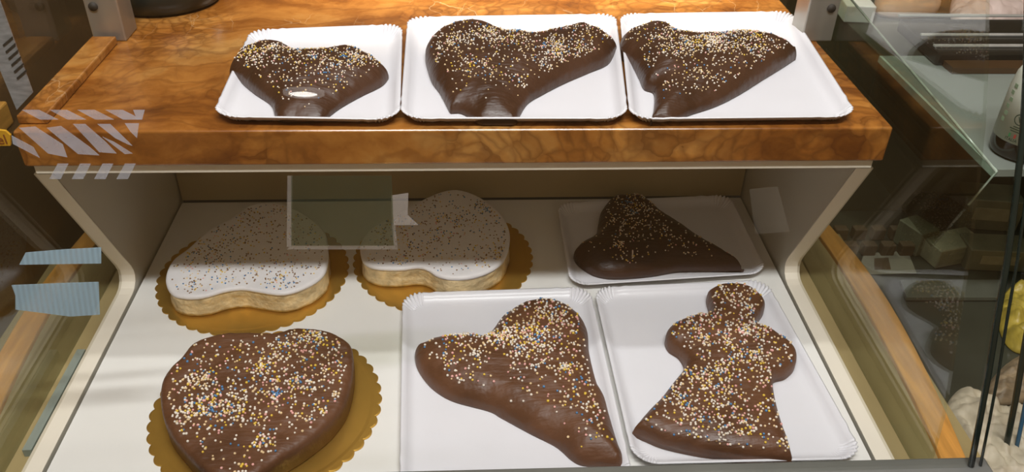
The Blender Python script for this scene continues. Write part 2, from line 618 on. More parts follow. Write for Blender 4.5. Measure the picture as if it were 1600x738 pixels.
gp = empty('front_glass', (0, -0.607, 0.0305))
tag(gp, 'large curved clear glass front pane over the whole compartment', 'glass')
curved_pane('pane', -0.75, 0.5588, M_glass, gp)
tube('edge_seal', [(0.5625, y-0.003, z) for y, z in PROF], 0.0034, M_gasket, gp)
g2 = empty('front_glass', (0.9, -0.607, 0.0305))
tag(g2, 'second curved glass pane at the right edge beyond the dark seam', 'glass')
curved_pane('pane', 0.582, 1.2, M_glass, g2)
g2s = empty('seam_strip', (0.57, -0.607, 0.0305))
tag(g2s, 'thin dark seam strip right of the main glass front', 'trim')
tube('strip', [(0.5735, y-0.003, z) for y, z in PROF], 0.0016, M_gasket, g2s)
# next bay's glass end with dark and blue edges
P2 = [(y+0.055, z) for y, z in PROF[:-2]]
g3 = empty('glass_partition', (0.66, -0.55, 0.03))
tag(g3, 'glass partition edge with dark green and blue lines at the far right bottom', 'glass')
tube('dark_edge', [(0.66, y-0.0, z-0.09) for y, z in P2], 0.0036, M_gasket, g3)
tube('blue_edge', [(0.675, y+0.002, z-0.09) for y, z in P2], 0.0025, M_bluee, g3)

# side glass ends of the case, following the curve of the front
for sgn, lab in ((1, 'upright green tinted glass end pane right of the marble shelf'), (-1, 'upright green tinted glass end pane left of the marble shelf')):
    pr = [(0.26, -0.0095), (-0.594, -0.0095), (-0.594, 0.0305)]+[(y+0.006, z) for y, z in PROF[1:-1]]+[(0.26, 0.557)]
    o = prism('side_glass', [(sgn*0.5245, y, z) for y, z in pr], (sgn*0.004, 0, 0), M_side)
    tag(o, lab, 'glass', 'glass end panes')


# smaller green plate with a cut corner beside the right end of the marble
pr = [(0.16, 0.389), (-0.487, 0.338), (-0.465, 0.284), (-0.432, 0.205), (0.16, 0.205)]
o = prism('glass_plate', [(0.5445, y, z) for y, z in pr], (0.004, 0, 0), glass('green_plate_glass', (0.86, 0.91, 0.85), 1.2))
tag(o, 'green glass plate with a cut corner beyond the right end of the marble', 'glass')
tube('polished_edge', [(0.5465, y, z+0.001) for y, z in ((0.16, 0.389), (-0.25, 0.3566), (-0.487, 0.338), (-0.465, 0.284))], 0.0015, mat('polished_glass_edge', (0.40, 0.48, 0.40), 0.15, var=0.3, scale=60), o)

# ------------------------------------------------------------------ trays
def rrect(a, b, r, n=14, m=10):
    """rounded rectangle: list of (x,y,nx,ny,corner)"""
    out = []
    for (cx, cy, t0) in ((a-r, b-r, 0), (-(a-r), b-r, 90), (-(a-r), -(b-r), 180), (a-r, -(b-r), 270)):
        for k in range(n+1):
            t = math.radians(t0+90*k/n)
            out.append((cx+r*math.cos(t), cy+r*math.sin(t), math.cos(t), math.sin(t), 1 if 0 < k < n else 0))
        # straight run to the next corner
        nx = {0: (-(a-r), b), 90: (-a, -(b-r)), 180: (a-r, -b), 270: (a, b-r)}[t0]
        x0, y0 = out[-1][0], out[-1][1]
        for k in range(1, m):
            f = k/m
            out.append((x0+(nx[0]-x0)*f, y0+(nx[1]-y0)*f, out[-1][2], out[-1][3], 0))
    return out


def tray(quad, z0, lab, group, rim=0.012, rw=0.017):
    """quad: outer rim corners (world xy) front-left, front-right, back-right, back-left"""
    Q = np.array([q[:2] for q in quad])
    c = Q.mean(0)
    ux = ((Q[1]-Q[0])+(Q[2]-Q[3]))/2
    uy = ((Q[3]-Q[0])+(Q[2]-Q[1]))/2
    a, b = np.linalg.norm(ux)/2, np.linalg.norm(uy)/2
    n = 40
    rings = []
    for off, z in ((0, rim), (0.0022, rim+0.0006), (0.007, rim*0.62), (rw*0.72, rim*0.22), (rw, 0.0012), (rw+0.004, 0.0008), (rw+0.03, 0.0008)):
        A, B, r = a-off, b-off, max(0.030-off, 0.006)
        pts = rrect(A, B, r, n, 24)
        ring = []
        for i, (x, y, nx, ny, cor) in enumerate(pts):
            k = i % (n+24)
            if k <= n:
                mask = math.sin(math.pi*k/n)**0.6 if 0 < k < n else 0
                fl = math.cos(2*math.pi*k/n*7)
            else:
                mask, fl = 0, 0
                kk = min(k-n, 24-(k-n))
                mask = max(0, 1-kk/4.0)*0.5
                fl = math.cos(2*math.pi*kk*0.5)
            slope = 1.0 if 0.001 < off < rw else (0.9 if off == 0 else 0)
            dz = 0.0018*fl*mask*slope
            dr = 0.0013*fl*mask*(1 if off < 0.003 else 0)
            ring.append((x+nx*dr, y+ny*dr, z+dz))
        rings.append(ring)
    V, F = [], []
    m = len(rings[0])
    for ring in rings:
        for (x, y, z) in ring:
            u, v = (x/a+1)/2, (y/b+1)/2
            p = (1-u)*(1-v)*Q[0]+u*(1-v)*Q[1]+u*v*Q[2]+(1-u)*v*Q[3]
            V.append((p[0], p[1], z0+z))
    for i in range(len(rings)-1):
        for k in range(m):
            F.append([i*m+k, i*m+(k+1) % m, (i+1)*m+(k+1) % m, (i+1)*m+k])
    F.append([(len(rings)-1)*m+k for k in range(m)])
    o = meshobj('cardboard_tray', V, F, M_paper, None, True, origin=(c[0], c[1], z0))
    sd = o.modifiers.new('thickness', 'SOLIDIFY')
    sd.thickness = 0.0007
    sd.offset = 1
    return tag(o, lab, 'tray', group)


ZT = 0.3193
rimz = ZT+0.012
GU, GL = 'white trays on the marble shelf', 'white trays in the lower compartment'


def quadz(px, z):
    return [onz(*p, z) for p in px]


tray(quadz([(330, 183), (625, 188), (629, 38), (392, 47)], rimz), ZT, 'white fluted cardboard tray under the smallest chocolate heart, left on the marble shelf', GU)
tray(quadz([(625, 186), (982, 186), (962, 22), (637, 27)], rimz), ZT, 'white fluted cardboard tray in the middle of the marble shelf', GU)
tray(quadz([(984, 187), (1342, 183), (1236, 18), (968, 22)], rimz), ZT, 'white fluted cardboard tray at the right end of the marble shelf', GU)
rl = 0.012
tray([onz(627, 740, rl)+[0, -0.035, 0], onz(985, 727, rl)+[0, -0.025, 0], onz(921, 450, rl), onz(629, 460, rl)], 0.0016, 'white cardboard tray in the lower front middle under the glossy heart', GL)
tray([onz(990, 725, rl)+[0, -0.002, 0], onz(1352, 716, rl)+[0, -0.002, 0], onz(1196, 438, rl), onz(927, 450, rl)], 0.0005, 'white cardboard tray at lower right under the angel shaped cake', GL)
tray([onz(891, 448, rl), onz(1200, 428, rl), onz(1140, 305, rl), onz(870, 318, rl)], 0.0005, 'white fluted tray in shade at the back right of the compartment', GL)


# ------------------------------------------------------------------ gold cake boards
def board(c, r, lab, rot=0.0):
    n, k = 44*10, 44
    V, F = [], []
    prof = [(1.0, 0.0), (1.0, 0.0010), (0.985, 0.0013), (0.93, 0.0013), (0.90, 0.0010), (0.86, 0.0010)]
    for f, z in prof:
        for i in range(n):
            t = 2*math.pi*i/n
            s = abs(math.sin(k*t/2))
            rr = r*(f-(0.032*(1-s**0.8) if f > 0.95 else 0))
            V.append((c[0]+rr*math.cos(t+rot), c[1]+rr*math.sin(t+rot), 0.0004+z))
    for i in range(len(prof)-1):
        for j in range(n):
            F.append([i*n+j, i*n+(j+1) % n, (i+1)*n+(j+1) % n, (i+1)*n+j])
    F.append(list(range(n)))
    F.append([(len(prof)-1)*n+j for j in range(n)])
    o = meshobj('gold_cake_board', V, F, M_gold, None, False)
    return tag(o, lab, 'cake board', 'round gold cake boards')


board((-0.244, -0.470), 0.1395, 'round scalloped gold board under the chocolate heart cake in front')
board((-0.314, -0.200), 0.1390, 'round scalloped gold board under the left white cake', 0.03)
board((-0.0345, -0.1655), 0.1375, 'round scalloped gold board under the white cake near the middle', 0.05)


# ------------------------------------------------------------------ cakes
def catmull(P, step=0.003):
    P = np.array(P, float)
    n = len(P)
    out = []
    for i in range(n):
        p0, p1, p2, p3 = P[i-1], P[i], P[(i+1) % n], P[(i+2) % n]
        for t in np.linspace(0, 1, 12, endpoint=False):
            out.append(0.5*(2*p1+(p2-p0)*t+(2*p0-5*p1+4*p2-p3)*t*t+(3*p1-p0-3*p2+p3)*t**3))
    out = np.array(out)
    d = np.r_[0, np.cumsum(np.linalg.norm(np.diff(np.vstack([out, out[:1]]), axis=0), axis=1))]
    m = int(d[-1]/step)
    s = np.linspace(0, d[-1], m, endpoint=False)
    cl = np.vstack([out, out[:1]])
    return np.stack([np.interp(s, d, cl[:, k]) for k in range(2)], 1)


def contour(pts, sc, off, z0, zk):
    """picture outline -> outline on the tray: silhouette points facing away sit at height zk, near ones at z0"""
    P = np.array([(x/sc+off[0], y/sc+off[1]) for x, y in pts])
    n = len(P)
    ar = 0.5*sum(P[i-1][0]*P[i][1]-P[i][0]*P[i-1][1] for i in range(n))
    out = []
    for i in range(n):
        t = P[(i+1) % n]-P[i-1]
        nrm = np.array([t[1], -t[0]])/np.linalg.norm(t)*(1 if ar > 0 else -1)
        z = z0+(zk-z0)*(1-nrm[1])/2
        out.append(onz(P[i][0], P[i][1], z)[:2])
    return out


def inside(P, poly):
    x, y = P[:, 0][:, None], P[:, 1][:, None]
    a, b = poly, np.roll(poly, -1, 0)
    c = ((a[:, 1] > y) != (b[:, 1] > y)) & (x < (b[:, 0]-a[:, 0])*(y-a[:, 1])/(b[:, 1]-a[:, 1]+1e-12)+a[:, 0])
    return c.sum(1) % 2 == 1


def dist(P, poly):
    a, b = poly, np.roll(poly, -1, 0)
    ab = b-a
    L2 = (ab**2).sum(1)
    out = np.empty(len(P))
    for i in range(0, len(P), 800):
        p = P[i:i+800, None, :]
        t = np.clip(((p-a)*ab).sum(2)/L2, 0, 1)
        out[i:i+800] = np.sqrt(((p-a-t[..., None]*ab)**2).sum(2)).min(1)
    return out


class Cake:
    def __init__(s, outline, z0, H, R, wall=0.3, bump=0.0015, bs=35, seed=0, dome=0.0, step=0.003, tilt=None, crumple=0.0):
        s.crumple = crumple
        s.poly = catmull(outline, step)
        s.z0, s.H, s.R, s.wall, s.bump, s.bs, s.seed, s.dome, s.tilt = z0, H, R, wall, bump, bs, seed, dome, tilt

    def height(s, P):
        d = dist(P, s.poly)
        t = np.clip(d/s.R, 0, 1)
        h = s.H*(s.wall+(1-s.wall)*np.sqrt(np.clip(1-(1-t)**2, 0, 1)))
        if s.dome:
            h = h*(1-s.dome)+h*s.dome*np.clip(d/(s.R*1.9), 0, 1)**0.7
        nz = np.array([noise.noise(Vector((x*s.bs, y*s.bs, s.seed)))+0.5*noise.noise(Vector((x*s.bs*2.7, y*s.bs*2.7, s.seed+5))) for x, y in P])
        h = h+nz*s.bump*np.clip(d/0.004, 0.25, 1)
        if s.crumple:
            h = h+s.crumple*np.array([abs(noise.noise(Vector((x*38+2*noise.noise(Vector((x*20, y*20, 3))), y*26, s.seed)))) + 0.6*abs(noise.noise(Vector((x*80, y*60, s.seed+9)))) for x, y in P])*np.clip(d/0.01, 0, 1)
        if s.tilt is not None:
            h = h*s.tilt(P)
        return np.maximum(h, 0.0006)

    def build(s, name, m, parent=None, grid=0.0042, skirt=True):
        poly = s.poly
        n = len(poly)
        pts = [tuple(p) for p in poly]
        nr = np.roll(poly, -1, 0)-np.roll(poly, 1, 0)
        nr = np.stack([-nr[:, 1], nr[:, 0]], 1)
        nr /= np.linalg.norm(nr, axis=1)[:, None]
        if not inside(poly[:1]+nr[:1]*0.0005, poly)[0]:
            nr = -nr
        for off in (0.0008, 0.002, 0.0042, 0.0075):
            q = poly+nr*off
            ok = inside(q, poly) & (dist(q, poly) > off*0.93)
            pts += [tuple(p) for p in q[ok]]
        lo, hi = poly.min(0), poly.max(0)
        gx, gy = np.meshgrid(np.arange(lo[0], hi[0], grid), np.arange(lo[1], hi[1], grid))
        gx[1::2] += grid/2
        G = np.stack([gx.ravel(), gy.ravel()], 1)
        ok = inside(G, poly)
        G = G[ok]
        G = G[dist(G, poly) > 0.0095]
        pts += [tuple(p) for p in G]
        r = delaunay_2d_cdt([Vector(p) for p in pts], [(i, (i+1) % n) for i in range(n)], [], 1, 1e-7)
        P = np.array([tuple(v) for v in r[0]])
        h = s.height(P)
        V = [(p[0], p[1], s.z0+z) for p, z in zip(P, h)]
        F = [list(f) for f in r[2]]
        nb = len(V)
        # outline vertices come first and keep their order
        bidx = {}
        for i, src in enumerate(r[3]):
            for k in src:
                if k < n:
                    bidx[k] = i
        for k in range(n):
            p = poly[k]
            V.append((p[0], p[1], s.z0))
        for k in range(n):
            j = (k+1) % n
            if k in bidx and j in bidx:
                F.append([bidx[k], bidx[j], nb+j, nb+k])
        F.append([nb+k for k in range(n)])
        c = poly.mean(0)
        return meshobj(name, V, F, m, parent, True, origin=None if parent else (c[0], c[1], s.z0))


def ico(sub):
    bm = bmesh.new()
    bmesh.ops.create_icosphere(bm, subdivisions=sub, radius=1)
    V = np.array([tuple(v.co) for v in bm.verts])
    F = np.array([[v.index for v in f.verts] for f in bm.faces])
    bm.free()
    return V, F


ICO = {1: ico(1), 2: ico(2)}


def sprinkles(cake, parent, count, seed, r=0.0013, sub=1, clusters=14, csig=0.012, edge=0.006, weights=(44, 22, 13, 11, 7, 3), bias=None, spread=0.35, flat=0.0):
    rng = np.random.default_rng(seed)
    lo, hi = cake.poly.min(0), cake.poly.max(0)

    def ok(P):
        m = inside(P, cake.poly)
        m[m] &= dist(P[m], cake.poly) > edge
        if bias is not None:
            m &= rng.random(len(P)) < bias(P)
        return P[m]
    U = ok(rng.uniform(lo, hi, (count*6, 2)))
    cc = ok(rng.uniform(lo, hi, (clusters*8, 2)))[:clusters]
    Kc = rng.integers(0, len(cc), count*3)
    sg = rng.uniform(0.4, 1.3, len(cc))[Kc]*csig
    K = ok(cc[Kc]+rng.normal(0, 1, (count*3, 2))*sg[:, None])
    nu = int(count*spread)
    P = np.vstack([U[:nu], K[:count-nu]])
    # keep them from sitting inside each other
    keep, cell = [], {}
    for i, p in enumerate(P):
        k = (int(p[0]/(1.7*r)), int(p[1]/(1.7*r)))
        if k in cell:
            continue
        cell[k] = 1
        keep.append(i)
    P = P[keep]
    z = cake.z0+cake.height(P)
    n = len(P)
    rr = r*rng.uniform(0.75, 1.2, n)
    V0, F0 = ICO[sub]
    ctr = np.stack([P[:, 0], P[:, 1], z+rr*0.45*(1-flat)], 1)
    sc = np.stack([rr, rr, rr*(1-flat*0.4)], 1)
    V = (V0[None]*sc[:, None, :]+ctr[:, None, :]).reshape(-1, 3)-np.array(parent.location)
    F = (F0[None]+(np.arange(n)*len(V0))[:, None, None]).reshape(-1, 3)
    me = bpy.data.meshes.new('sprinkles')
    me.vertices.add(len(V))
    me.vertices.foreach_set('co', V.ravel().astype(np.float32))
    me.loops.add(F.size)
    me.loops.foreach_set('vertex_index', F.ravel().astype(np.int32))
    me.polygons.add(len(F))
    me.polygons.foreach_set('loop_start', (np.arange(len(F))*3).astype(np.int32))
    wv = np.array(weights, float)
    # colours come in local patches as in the photo
    mi = rng.choice(len(wv), n, p=wv/wv.sum())
    for k in range(0, len(cc), 3):
        dd = np.linalg.norm(P-cc[k], axis=1) < csig*0.55
        pick = dd & (rng.random(n) < 0.5)
        mi[pick] = [3, 4, 0][(k//3) % 3] if weights[3] else mi[pick]
    for x in SPR:
        me.materials.append(x)
    me.polygons.foreach_set('material_index', np.repeat(mi, len(F0)).astype(np.int32))
    me.update(calc_edges=True)
    me.shade_smooth()
    o = bpy.data.objects.new('sprinkles', me)
    C.objects.link(o)
    o.parent = parent
    o['kind'] = 'stuff'
    return o


ZU = ZT+0.0016
GH = 'chocolate hearts on the marble shelf'
upper = [
    ('chocolate_heart', (3.2079, (320, 0)), [(118, 330), (125, 280), (160, 220), (230, 185), (320, 170), (400, 175), (460, 200), (540, 212), (640, 205), (720, 197), (800, 215), (870, 260), (912, 310), (915, 360), (880, 420), (780, 475), (680, 530), (600, 588), (540, 605), (460, 607), (385, 602), (350, 560), (328, 510), (250, 460), (180, 405), (130, 370)],
     'smallest dark chocolate heart with sprinkles, on the left tray of the marble shelf', 650, 0.036),
    ('chocolate_heart', (3.2075, (600, 0)), [(205, 240), (210, 190), (245, 130), (310, 90), (400, 68), (480, 70), (560, 92), (640, 120), (740, 130), (850, 105), (950, 90), (1050, 95), (1130, 140), (1168, 180), (1165, 240), (1120, 310), (1020, 360), (900, 412), (800, 462), (720, 505), (675, 560), (655, 612), (560, 620), (480, 615), (430, 580), (380, 562), (335, 552), (325, 520), (280, 440), (240, 380), (215, 300)],
     'largest dark chocolate heart with a ragged tip, on the middle tray of the marble shelf', 1000, 0.042),
    ('chocolate_heart', (2.636, (950, 0)), [(48, 160), (62, 115), (110, 80), (180, 65), (260, 75), (330, 105), (420, 110), (520, 103), (620, 105), (700, 125), (760, 150), (785, 190), (770, 230), (720, 270), (640, 320), (545, 380), (450, 430), (350, 465), (260, 495), (200, 490), (180, 465), (195, 400), (190, 370), (150, 350), (130, 300), (100, 260), (52, 210)],
     'dark chocolate heart with a long right lobe, on the right tray of the marble shelf', 1000, 0.040),
]
for i, (nm, (sc, off), pts, lab, cnt, H) in enumerate(upper):
    ol = contour(pts, sc, off, ZU+0.002, ZU+H*0.80)
    ys = [p[1] for p in ol]
    y0, y1 = min(ys), max(ys)
    tl = (lambda y0, y1: lambda P: 0.50+0.50*np.clip((P[:, 1]-y0)/((y1-y0)*0.45), 0, 1)**0.9)(y0, y1)
    ck = Cake(ol, ZU, H, 0.036, 0.16, 0.0026, 34, i*7, 0.25, tilt=tl)
    o = ck.build(nm, M_choc)
    tag(o, lab, 'cake', GH)
    bi = (lambda y0, y1: lambda P: np.clip(((P[:, 1]-y0)/(y1-y0)-0.10)*2.6, 0.05, 1)*(1-0.72*np.clip(((P[:, 1]-y0)/(y1-y0)-0.55)*3, 0, 1)))(y0, y1)
    sprinkles(ck, o, int(cnt*1.5), 11+i, 0.00112, 1, 16, 0.014, 0.008, bias=bi, spread=0.45, weights=(44, 34, 7, 6, 5, 4))

ZL = 0.0026
GC = 'chocolate cakes in the lower compartment'
# lower back heart in shade
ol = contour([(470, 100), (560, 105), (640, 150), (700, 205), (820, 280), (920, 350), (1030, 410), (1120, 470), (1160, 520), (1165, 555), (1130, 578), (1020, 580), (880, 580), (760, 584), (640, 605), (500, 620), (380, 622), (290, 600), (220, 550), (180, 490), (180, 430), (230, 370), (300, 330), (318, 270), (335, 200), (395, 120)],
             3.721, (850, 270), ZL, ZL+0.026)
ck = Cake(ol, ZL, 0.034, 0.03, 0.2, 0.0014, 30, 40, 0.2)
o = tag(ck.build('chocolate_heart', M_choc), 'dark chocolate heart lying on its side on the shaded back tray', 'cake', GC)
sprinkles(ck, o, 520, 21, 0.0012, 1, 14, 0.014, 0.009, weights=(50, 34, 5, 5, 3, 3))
# lower middle heart
ol = contour([(100, 238), (120, 215), (200, 185), (290, 175), (365, 180), (400, 155), (430, 115), (490, 70), (560, 45), (620, 45), (690, 70), (740, 120), (765, 180), (772, 260), (800, 370), (830, 425), (850, 500), (880, 600), (900, 665), (885, 725), (800, 722), (740, 715), (700, 690), (640, 640), (540, 590), (430, 530), (380, 505), (240, 465), (160, 410), (110, 340), (93, 280)],
             2.477, (610, 440), ZL, ZL+0.026)
ck = Cake(ol, ZL, 0.036, 0.034, 0.15, 0.0020, 34, 50, 0.2)
o = tag(ck.build('chocolate_heart', M_choc2), 'large glossy brown chocolate heart tilted on the lower middle tray', 'cake', GC)
bi = lambda P: np.where(dist(P, ck.poly) > 0.012, 1, 0.45)*np.clip(0.15+((P[:, 0]+0.05)*0.9+(P[:, 1]+0.50)*2.2)*2.2, 0.06, 1)
sprinkles(ck, o, 1300, 31, 0.0015, 2, 20, 0.014, 0.006, bias=bi, weights=(44, 22, 12, 13, 7, 2))
# angel figure cake
ol = contour([(430, 95), (445, 62), (490, 40), (550, 42), (600, 62), (636, 105), (636, 150), (612, 188), (680, 215), (740, 265), (755, 310), (745, 360), (710, 400), (668, 410), (674, 450), (700, 550), (725, 620), (743, 700), (735, 722), (600, 712), (500, 702), (400, 685), (270, 655), (200, 625), (160, 600), (165, 568), (215, 505), (260, 460), (300, 410), (350, 347), (328, 325), (290, 290), (280, 235), (310, 185), (380, 155), (442, 147)],
             2.322, (920, 420), ZL, ZL+0.026)
ck = Cake(ol, ZL, 0.031, 0.016, 0.35, 0.0016, 40, 60, 0.15)
o = tag(ck.build('angel_cake', M_choc2), 'chocolate cake shaped like a robed figure with round head and wings', 'cake', GC)
sprinkles(ck, o, 1700, 41, 0.00145, 2, 26, 0.012, 0.004, weights=(42, 22, 12, 14, 7, 3), spread=0.5)
# chocolate heart cake on the gold board
ol = [onz(x/2.975+200, y/2.975+490, 0.030)[:2] for x, y in [(150, 360), (175, 280), (250, 200), (310, 135), (420, 98), (560, 88), (680, 92), (770, 70), (880, 73), (960, 95), (1030, 140), (1046, 200), (1040, 300), (1010, 410), (960, 485), (900, 545), (800, 620), (700, 680), (640, 725), (590, 765), (520, 790), (430, 775), (330, 715), (260, 640), (190, 550), (158, 460)]]
ck = Cake(ol, 0.0032, 0.031, 0.009, 0.72, 0.0018, 50, 70, 0.0)
o = tag(ck.build('chocolate_cake', M_choc2), 'flat milk brown heart cake covered in sprinkles on the front gold board', 'cake', GC)
sprinkles(ck, o, 1600, 51, 0.00148, 2, 26, 0.012, 0.008, weights=(42, 22, 13, 13, 8, 2))


# white cakes
def white_cake(pts, sc, off, lab, seed):
    top = 0.037
    ol = np.array([onz(x/sc+off[0], y/sc+off[1], top)[:2] for x, y in pts])
    c = ol.mean(0)
    root = empty('white_cake', (c[0], c[1], 0.0032))
    tag(root, lab, 'cake', 'white iced cakes')
    inner = c+(ol-c)*0.985
    sp = Cake(inner, 0.0032, 0.0295, 0.003, 0.95, 0.0006, 60, seed)
    # side wall with uneven scraped cream
    P = sp.poly
    n = len(P)
    V, F = [], []
    rows = 8
    for r in range(rows+1):
        f = r/rows
        for k, p in enumerate(P):
            d = (p-c)/np.linalg.norm(p-c)
            w = 0.0013*noise.noise(Vector((p[0]*70, p[1]*70, f*2.5+seed)))+0.0012*math.sin(f*9)*0.4+(0.0016 if r == 0 else 0)
            V.append((*(p+d*w), 0.0034+f*0.0295))
    for r in range(rows):
        for k in range(n):
            F.append([r*n+k, r*n+(k+1) % n, (r+1)*n+(k+1) % n, (r+1)*n+k])
    F.append(list(range(n)))
    F.append([rows*n+k for k in range(n)])
    meshobj('cream_side', V, F, M_sponge, root, True)
    ic = Cake(ol, 0.0318, 0.0062, 0.005, 0.45, 0.0007, 50, seed+3)
    ic.build('icing', M_icing, root)
    sprinkles(ic, root, 800, seed+60, 0.00125, 1, 24, 0.014, 0.006, weights=(3, 14, 4, 15, 17, 47), spread=0.6, flat=0.3)
    return root


white_cake([(110, 480), (125, 520), (155, 543), (220, 552), (290, 545), (370, 522), (450, 513), (530, 525), (600, 535), (660, 530), (740, 500), (800, 460), (826, 410), (830, 330), (815, 260), (760, 205), (670, 155), (565, 130), (480, 150), (400, 200), (300, 255), (210, 335), (150, 380), (118, 430)],
           2.8375, (220, 270), 'white iced heart cake with sparse sprinkles on the left gold board', 3)
white_cake([(160, 450), (220, 475), (330, 481), (430, 471), (480, 485), (520, 510), (580, 525), (650, 526), (720, 515), (790, 490), (850, 445), (883, 370), (885, 290), (850, 215), (780, 150), (700, 105), (620, 85), (540, 97), (450, 135), (340, 195), (210, 265), (145, 340), (138, 400)],
           3.209, (520, 270), 'white iced cake with dense sprinkles on the middle gold board', 8)

# ------------------------------------------------------------------ reflections painted as thin films on the glass
M_refl_stripe = film('stripe_reflection_film', (0.72, 0.76, 0.86), 0.30)
M_blue = film('blue_reflection_film', (0.50, 0.68, 0.80), 0.68, lines=60)
M_refl_notice = film('notice_reflection_film', (0.28, 0.32, 0.22), 0.07, (0.80, 0.83, 0.75))
M_refl_border = film('border_reflection_film', (0.75, 0.72, 0.68), 0.14)
M_refl_flag = film('flag_reflection_film', (0.80, 0.76, 0.74), 0.22)


def reflection_film(name, px, m, parent=None, off=0.0008, th=0.0004):
    """thin sheet on the inner face of the curved front glass, standing in for a reflection"""
    P = [onpane(x, y, off) for x, y in px]
    return prism(name, P, (0, th, 0), m, parent)


st = empty('stripe_reflection', onpane(120, 215, 0.0008))  # bright stripes mirrored in the pane, built as thin film
tag(st, 'bluish white diagonal stripe reflection painted as film on the left of the glass front', 'reflection')
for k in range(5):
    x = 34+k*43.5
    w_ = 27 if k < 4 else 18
    reflection_film('stripe', [(x, 172), (x+w_, 172), (min(x+w_+30, 222), 187), (min(x+28, 214), 187)], M_refl_stripe, st)
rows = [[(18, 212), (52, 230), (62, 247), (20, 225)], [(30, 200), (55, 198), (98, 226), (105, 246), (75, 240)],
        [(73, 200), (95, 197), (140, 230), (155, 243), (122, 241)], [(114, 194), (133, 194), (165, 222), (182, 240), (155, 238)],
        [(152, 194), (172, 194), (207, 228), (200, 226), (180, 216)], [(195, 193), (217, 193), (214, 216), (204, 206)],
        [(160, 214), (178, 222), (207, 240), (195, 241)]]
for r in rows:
    reflection_film('stripe', r, M_refl_stripe, st)
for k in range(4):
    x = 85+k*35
    reflection_film('stripe', [(x+5, 256), (x+22, 256), (x+10, 280), (x-8, 280)], M_refl_stripe, st)
bp = reflection_film('slip_reflection', [(30, 414), (40, 395), (100, 390), (158, 387), (158, 412), (90, 413)], M_blue)  # both blue slips are mirror images in the pane, painted as film
tag(bp, 'narrow pale blue reflection painted as film on the left of the glass, upper of two', 'paper', 'blue slip reflections')
bp = reflection_film('slip_reflection', [(18, 446), (90, 443), (154, 441), (156, 492), (110, 495), (24, 484), (24, 462)], M_blue)
tag(bp, 'larger pale blue reflection painted as film on the left of the glass, lower of two', 'paper', 'blue slip reflections')
nt_ = empty('notice_reflection', onpane(535, 330, 0.0008))  # mirror image of a notice, painted as film with its border and flag
tag(nt_, 'greenish notice reflection painted as film on the glass below the shelf edge', 'mirrored notice')
reflection_film('reflected_sheet', [(455, 275), (612, 275), (616, 384), (455, 384)], M_refl_notice, nt_)
reflection_film('border', [(449, 275), (457, 275), (456, 386), (448, 386)], M_refl_border, nt_)
reflection_film('border', [(456, 384), (621, 384), (621, 390), (448, 390)], M_refl_border, nt_, 0.0014)
reflection_film('border', [(612, 350), (617, 350), (621, 384), (615, 384)], M_refl_border, nt_)
reflection_film('reflected_flag', [(611, 306), (638, 302), (637, 336), (654, 352), (612, 352)], M_refl_flag, nt_, 0.002)
rn = reflection_film('note_reflection', [(1171, 296), (1215, 292), (1234, 362), (1180, 366)], film('note_reflection_film', (0.5, 0.48, 0.42), 0.06))  # faint mirrored sheet, painted as film on the pane
tag(rn, 'faint grey note reflection painted as film on the glass in front of the right white panel', 'paper')


# round downlight of the shop, mirrored in the glass over the smallest heart
p0 = onpane(475, 148)
d0 = ray(475, 148); d0 = d0/np.linalg.norm(d0)
zz0 = p0[2]
tg = np.array([0, pane_y(zz0+0.01)-pane_y(zz0-0.01), 0.02]); tg /= np.linalg.norm(tg)
nn = np.array([0, -tg[2], tg[1]])
r0 = d0-2*d0.dot(nn)*nn
lp0 = p0+r0*2.2


def glow(name, e):
    m = bpy.data.materials.new(name)
    m.use_nodes = True
    b = m.node_tree.nodes['Principled BSDF']
    b.inputs['Emission Color'].default_value = (1, 0.97, 0.92, 1)
    b.inputs['Emission Strength'].default_value = e
    return m


rl_ = empty('ceiling_downlight', lp0)
tag(rl_, 'round white downlight mirrored as a bright oval in the glass', 'lamp')
lathe('ring', [(0.047, 0.0), (0.070, 0.0), (0.070, 0.012), (0.047, 0.012), (0.047, 0.0)], lp0, glow('lamp_rim_glow', 2.2), rl_, cap=False)
lathe('housing', [(0.072, 0.0125), (0.072, 0.05), (0.001, 0.05)], lp0, M_white, rl_)
lathe('diffuser', [(0.001, 0.002), (0.046, 0.002), (0.046, 0.012), (0.001, 0.012)], lp0, glow('lamp_glow', 20), rl_)
rl_.rotation_euler.x = math.radians(-21.5)

# ------------------------------------------------------------------ lettering helper
def text_mesh(body, size, m, name, origin, xdir, ydir, parent, bend=None):
    cu_ = bpy.data.curves.new(name, 'FONT')
    cu_.body = body
    cu_.size = size
    cu_.extrude = size*0.02
    cu_.align_x = 'CENTER'
    to = bpy.data.objects.new(name, cu_)
    C.objects.link(to)
    dg = bpy.context.evaluated_depsgraph_get()
    me = bpy.data.meshes.new_from_object(to.evaluated_get(dg))
    bpy.data.objects.remove(to)
    xd, yd = np.array(xdir, float), np.array(ydir, float)
    zd = np.cross(xd, yd)
    pl = np.array(parent.location)
    for v in me.vertices:
        if bend:
            c, r = bend
            a = v.co.x/r
            d = math.cos(a)*zd+math.sin(a)*xd
            p = np.array(c)+d*(r+v.co.z)+yd*v.co.y
        else:
            p = np.array(origin)+xd*v.co.x+yd*v.co.y+zd*v.co.z
        v.co = p-pl
    me.materials.clear()
    return link(name, me, m, parent)


